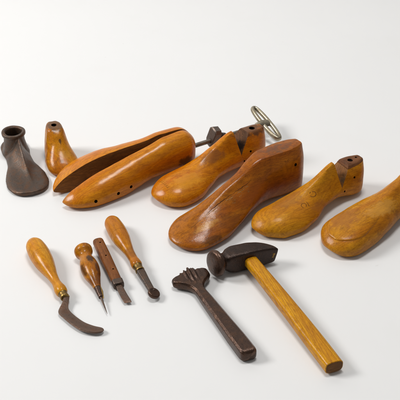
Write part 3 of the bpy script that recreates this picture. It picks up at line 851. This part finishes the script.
# ------------------------------------------------------------------ small hand tools
def sickle():
    # local x from butt to blade
    t = thing('hooked_knife', 'hooked sickle knife with brown curved blade and yellow turned handle, leftmost tool', 'knife', (-22.3, -11.2), -62.6)
    cz = lambda x: 1.32 - .045 * x
    bm = bmesh.new()
    prof = smooth_prof([(0, 1.0), (1.2, 1.2), (3.0, 1.36), (4.6, 1.28), (6.4, .98), (8.0, .66), (9.2, .56), (10.0, .66), (10.7, .78), (11.2, .74), (11.5, .6)], 70, round0=1.5)
    lathe(bm, prof, cz, 44)
    h = finish(bm, 'handle', M_grip, t)
    bm = bmesh.new(); lathe(bm, [(3.62, 1.2), (3.63, 1.346), (3.66, 1.346), (3.67, 1.2)], cz, 44)
    finish(bm, 'turned_line', M_mark2, h)
    bm = bmesh.new(); lathe(bm, [(11.3, .3), (11.32, .56), (11.5, .60), (11.6, .55), (12.0, .54), (12.15, .58), (12.3, .54), (12.32, .3)], cz, 32)
    finish(bm, 'ferrule', M_brass, t)
    # blade: outline in local x, y from the picture's proportions
    A = R(-62.6); ca, sa = math.cos(A), math.sin(A)
    def loc(p):
        dx, dy = p[0] + 22.3, p[1] + 11.2
        return (dx * ca + dy * sa, -dx * sa + dy * ca)
    outer = [loc(p) for p in ((-16.84, -21.9), (-16.94, -23.01), (-17.22, -24.45), (-16.25, -25.73), (-15.23, -26.79), (-14.07, -27.69), (-12.78, -28.12), (-11.75, -28.0), (-11.42, -27.55))]
    inner = [loc(p) for p in ((-16.12, -21.75), (-16.12, -22.45), (-16.1, -23.56), (-15.68, -24.38), (-14.85, -25.32), (-13.85, -26.2), (-12.72, -26.8), (-11.75, -27.12), (-11.44, -27.4))]
    bm = bmesh.new(); rows = []
    m = 64
    for i in range(m + 1):
        u = i / m * (len(outer) - 1); j = min(int(u), len(outer) - 2); f = u - j
        def cr(T):
            q = [T[max(j - 1, 0)], T[j], T[j + 1], T[min(j + 2, len(T) - 1)]]
            return Vector((catmull(q[0][0], q[1][0], q[2][0], q[3][0], f), catmull(q[0][1], q[1][1], q[2][1], q[3][1], f)))
        o_, i_ = cr(outer), cr(inner)
        z = .42 + .36 * max(0, 1 - i / 18)
        th = .20 - .10 * i / m
        mid = o_ * .45 + i_ * .55
        rows.append([Vector((*o_, z)), Vector((*(o_ * .9 + i_ * .1), z + th)), Vector((*mid, z + th * .8)), Vector((*i_, z + .02)), Vector((*i_, z - .02)), Vector((*mid, z - th * .8)), Vector((*(o_ * .9 + i_ * .1), z - th))])
    loft(bm, rows, True)
    finish(bm, 'blade', M_blade, t, sharp=25)
sickle()

def awl():
    t = thing('awl', 'short mottled wooden awl with mushroom butt and thin needle point, second tool from the left', 'awl', (-15.45, -12.75), -70.5)
    cz = lambda x: 1.28 - .075 * x
    bm = bmesh.new()
    prof = smooth_prof([(0, 1.05), (.5, 1.2), (1.0, 1.17), (1.5, .92), (1.9, .80), (2.3, .86), (3.2, 1.10), (4.2, 1.20), (5.2, 1.10), (6.4, .78), (7.4, .55), (7.9, .46)], 70, round0=.55)
    lathe(bm, prof, cz, 40)
    finish(bm, 'handle', M_awl, t)
    bm = bmesh.new()
    lathe(bm, [(7.8, .2), (7.82, .43), (8.3, .42), (9.2, .34), (9.6, .30), (9.62, .1)], cz, 24)
    c = finish(bm, 'ferrule', M_tool, t)
    bm = bmesh.new()
    tube(bm, [(7.9, .34, cz(7.9) + .12), (8.7, .36, cz(8.7) + .1), (9.9, .24, cz(9.9) + .06)], [.12, .15, .06], 10)
    finish(bm, 'brass_strip', M_brass, c)
    bm = bmesh.new()
    lathe(bm, [(9.3, .16), (10.3, .13), (11.4, .09), (12.2, .05), (12.6, .012)], lambda x: cz(x), 14)
    finish(bm, 'needle', M_steel, t)
awl()

def rect_loft(bm, tab, n=40, ex=.4, zc=None, yc=None, mat=0):
    """bar along x: tab rows x, half width y, half height z"""
    rings = []
    x0, x1 = tab[0][0], tab[-1][0]
    for i in range(61):
        x = x0 + (x1 - x0) * i / 60
        w, hh = interp(tab, x); ring = []
        z0 = zc(x) if zc else hh; y0 = yc(x) if yc else 0
        for k in range(n):
            a = 2 * math.pi * k / n; c, s = math.cos(a), math.sin(a)
            ring.append(Vector((x, y0 + w * math.copysign(abs(c) ** ex, c), z0 + hh * math.copysign(abs(s) ** ex, s))))
        rings.append(ring)
    loft(bm, rings, True, mat)

def chisel():
    t = thing('small_chisel', 'narrow chisel with flat dark red brown handle, lying between the awl and the wheel tool', 'chisel', (-13.65, -10.5), -69.2)
    cz = lambda x: .72 - .012 * x
    bm = bmesh.new()
    rect_loft(bm, [(0, .42, .36), (.08, .62, .52), (.25, .72, .60), (3, .74, .62), (7, .70, .56), (9.0, .66, .50), (9.05, .60, .46)], 44, .78, cz)
    h = finish(bm, 'handle', M_chis, t, sharp=45)
    bv = surf(h)
    hs = []
    for (x, y) in ((1.2, .05), (4.1, .0), (7.0, .1)):
        l, no, _, _ = bv.ray_cast(Vector((x, y, 9)), Vector((0, 0, -1))); hs.append((l, no, .12, .25))
    drill(h, hs, M_hole)
    bm = bmesh.new()
    rect_loft(bm, [(8.9, .70, .54), (8.95, .73, .57), (9.75, .70, .53), (9.85, .62, .46)], 40, .5, cz)
    finish(bm, 'ferrule', M_steel, t, sharp=40)
    bm = bmesh.new()
    rect_loft(bm, [(9.7, .40, .22), (10.6, .42, .18), (11.8, .45, .13), (12.7, .47, .08), (12.95, .43, .03)], 24, .35, lambda x: cz(x) - .06 * (x - 9.7) , lambda x: .02 * (x - 9.7) ** 2)
    for v in bm.verts:
        if v.co.x > 12.6: v.co.x += (v.co.y) * .15
    finish(bm, 'blade', M_blade, t, sharp=25)
chisel()

def wheel_tool():
    t = thing('wheel_tool', 'turned wooden tool with round iron end, rightmost of the four small hand tools', 'cobbler tool', (-12.35, -6.2), -66.5)
    cz = lambda x: 1.25 - .03 * x
    bm = bmesh.new()
    prof = smooth_prof([(0, 1.0), (1.2, 1.12), (3.0, 1.24), (4.6, 1.17), (6.4, .88), (8.2, .63), (9.4, .60), (10.1, .70), (10.6, .72), (10.9, .6)], 70, round0=1.3)
    lathe(bm, prof, cz, 44)
    h = finish(bm, 'handle', M_grip2, t)
    bm = bmesh.new(); lathe(bm, [(4.0, 1.1), (4.01, 1.212), (4.04, 1.212), (4.05, 1.1)], cz, 44)
    finish(bm, 'turned_line', M_mark2, h)
    bm = bmesh.new(); lathe(bm, [(10.7, .3), (10.72, .60), (10.9, .64), (11.0, .58), (11.6, .56), (11.75, .62), (11.9, .58), (11.92, .3)], cz, 32)
    finish(bm, 'ferrule', M_brass, t)
    bm = bmesh.new()
    rect_loft(bm, [(11.8, .48, .40), (12.2, .52, .42), (14.0, .44, .36), (15.6, .40, .32), (16.2, .36, .30)], 28, .45, cz)
    finish(bm, 'shank', M_steel, t, sharp=35)
    bm = bmesh.new()
    mt = Matrix.Translation((16.45, .05, .74)) @ Matrix.Rotation(R(16), 4, 'Y') @ Matrix.Rotation(R(-22), 4, 'X')
    rings = []
    for (z, r) in ((-.26, .6), (-.22, .72), (-.12, .78), (.14, .80), (.22, .76), (.26, .66), (.22, .5), (.23, .2)):
        rings.append([mt @ Vector((math.cos(2 * math.pi * k / 36) * r, math.sin(2 * math.pi * k / 36) * r, z)) for k in range(36)])
    loft(bm, rings, True)
    finish(bm, 'wheel', M_tool, t, sharp=45)
wheel_tool()

# ------------------------------------------------------------------ paper sweep
def backdrop():
    m, h, b = new_mat('white sweep paper')
    v = coords(h, (.02, .02, .02))
    n = noise_tex(h, v, 2.0, 4, .6)
    n2 = noise_tex(h, coords(h), 3.0, 4, .6)
    c = h.mix(n, (.75, .75, .747), (.775, .775, .772))
    sp = noise_tex(h, coords(h, (1, 1, 1), (3, 7, 1)), 1.1, 2, .5)
    c = h.mix(h.math('MULTIPLY', h.ramp(sp, .765, .79), .14), c, (.45, .42, .38))
    c = h.mix(h.math('MULTIPLY', h.ramp(noise_tex(h, coords(h, (.06, .06, .06)), 1.5, 5, .6), .5, .75), .12), c, (.70, .69, .66))
    h.link(c, b.inputs['Base Color']); b.inputs['Roughness'].default_value = .42
    b.inputs['Specular IOR Level'].default_value = .35
    bp = h.n('ShaderNodeBump'); bp.inputs['Strength'].default_value = .05; bp.inputs['Distance'].default_value = .0006
    h.link(n2, bp.inputs['Height']); h.link(bp.outputs[0], b.inputs['Normal'])
    prof = [(-130, 0), (-60, 0), (0, 0), (60, 0)]
    for i in range(1, 25):
        a = math.pi / 2 * i / 24
        prof.append((60 + 55 * math.sin(a), 55 - 55 * math.cos(a)))
    prof.append((115, 190))
    bm = bmesh.new(); rows = []
    for (y, z) in prof: rows.append([bm.verts.new((x, y, z)) for x in (-170, -80, 0, 80, 170)])
    for a, bb in zip(rows[:-1], rows[1:]):
        for k in range(4): bm.faces.new((a[k], a[k + 1], bb[k + 1], bb[k]))
    o = finish(bm, 'backdrop', m)
    o['kind'] = 'structure'
backdrop()

# ------------------------------------------------------------------ light
def area(name, loc, target, size, sizey, power, color):
    d = bpy.data.lights.new(name, 'AREA'); d.shape = 'RECTANGLE'; d.size = size; d.size_y = sizey; d.energy = power; d.color = color
    o = bpy.data.objects.new(name, d); COL.objects.link(o)
    o.location = loc
    o.rotation_euler = (Vector(target) - Vector(loc)).to_track_quat('-Z', 'Y').to_euler()
    return o
area('window_light', (-2.3, .15, 1.8), (0, -.1, 0), .85, .85, 58, (1, .985, .965))
area('ceiling_light', (.1, .2, 2.5), (.1, -.1, 0), .7, .4, 27, (1, .99, .975))
w = bpy.data.worlds.new('World'); SC.world = w; w.use_nodes = True
bg = w.node_tree.nodes.get('Background') or w.node_tree.nodes.new('ShaderNodeBackground')
bg.inputs[0].default_value = (1, .99, .97, 1); bg.inputs[1].default_value = .22

# ------------------------------------------------------------------ camera
cam = bpy.data.cameras.new('camera'); co = bpy.data.objects.new('camera', cam); COL.objects.link(co)
D, p = 1.36, R(35)
co.location = (0, -D * math.cos(p), D * math.sin(p)); co.rotation_euler = (math.pi / 2 - p, 0, 0)
cam.sensor_fit = 'HORIZONTAL'; cam.sensor_width = 36; cam.lens = 18 / .21
cam.clip_start = .02; cam.clip_end = 50
SC.camera = co
SC.view_settings.view_transform = 'Standard'; SC.view_settings.look = 'None'
SC.view_settings.exposure = 0; SC.view_settings.gamma = 1
SC.cycles.use_denoising = True
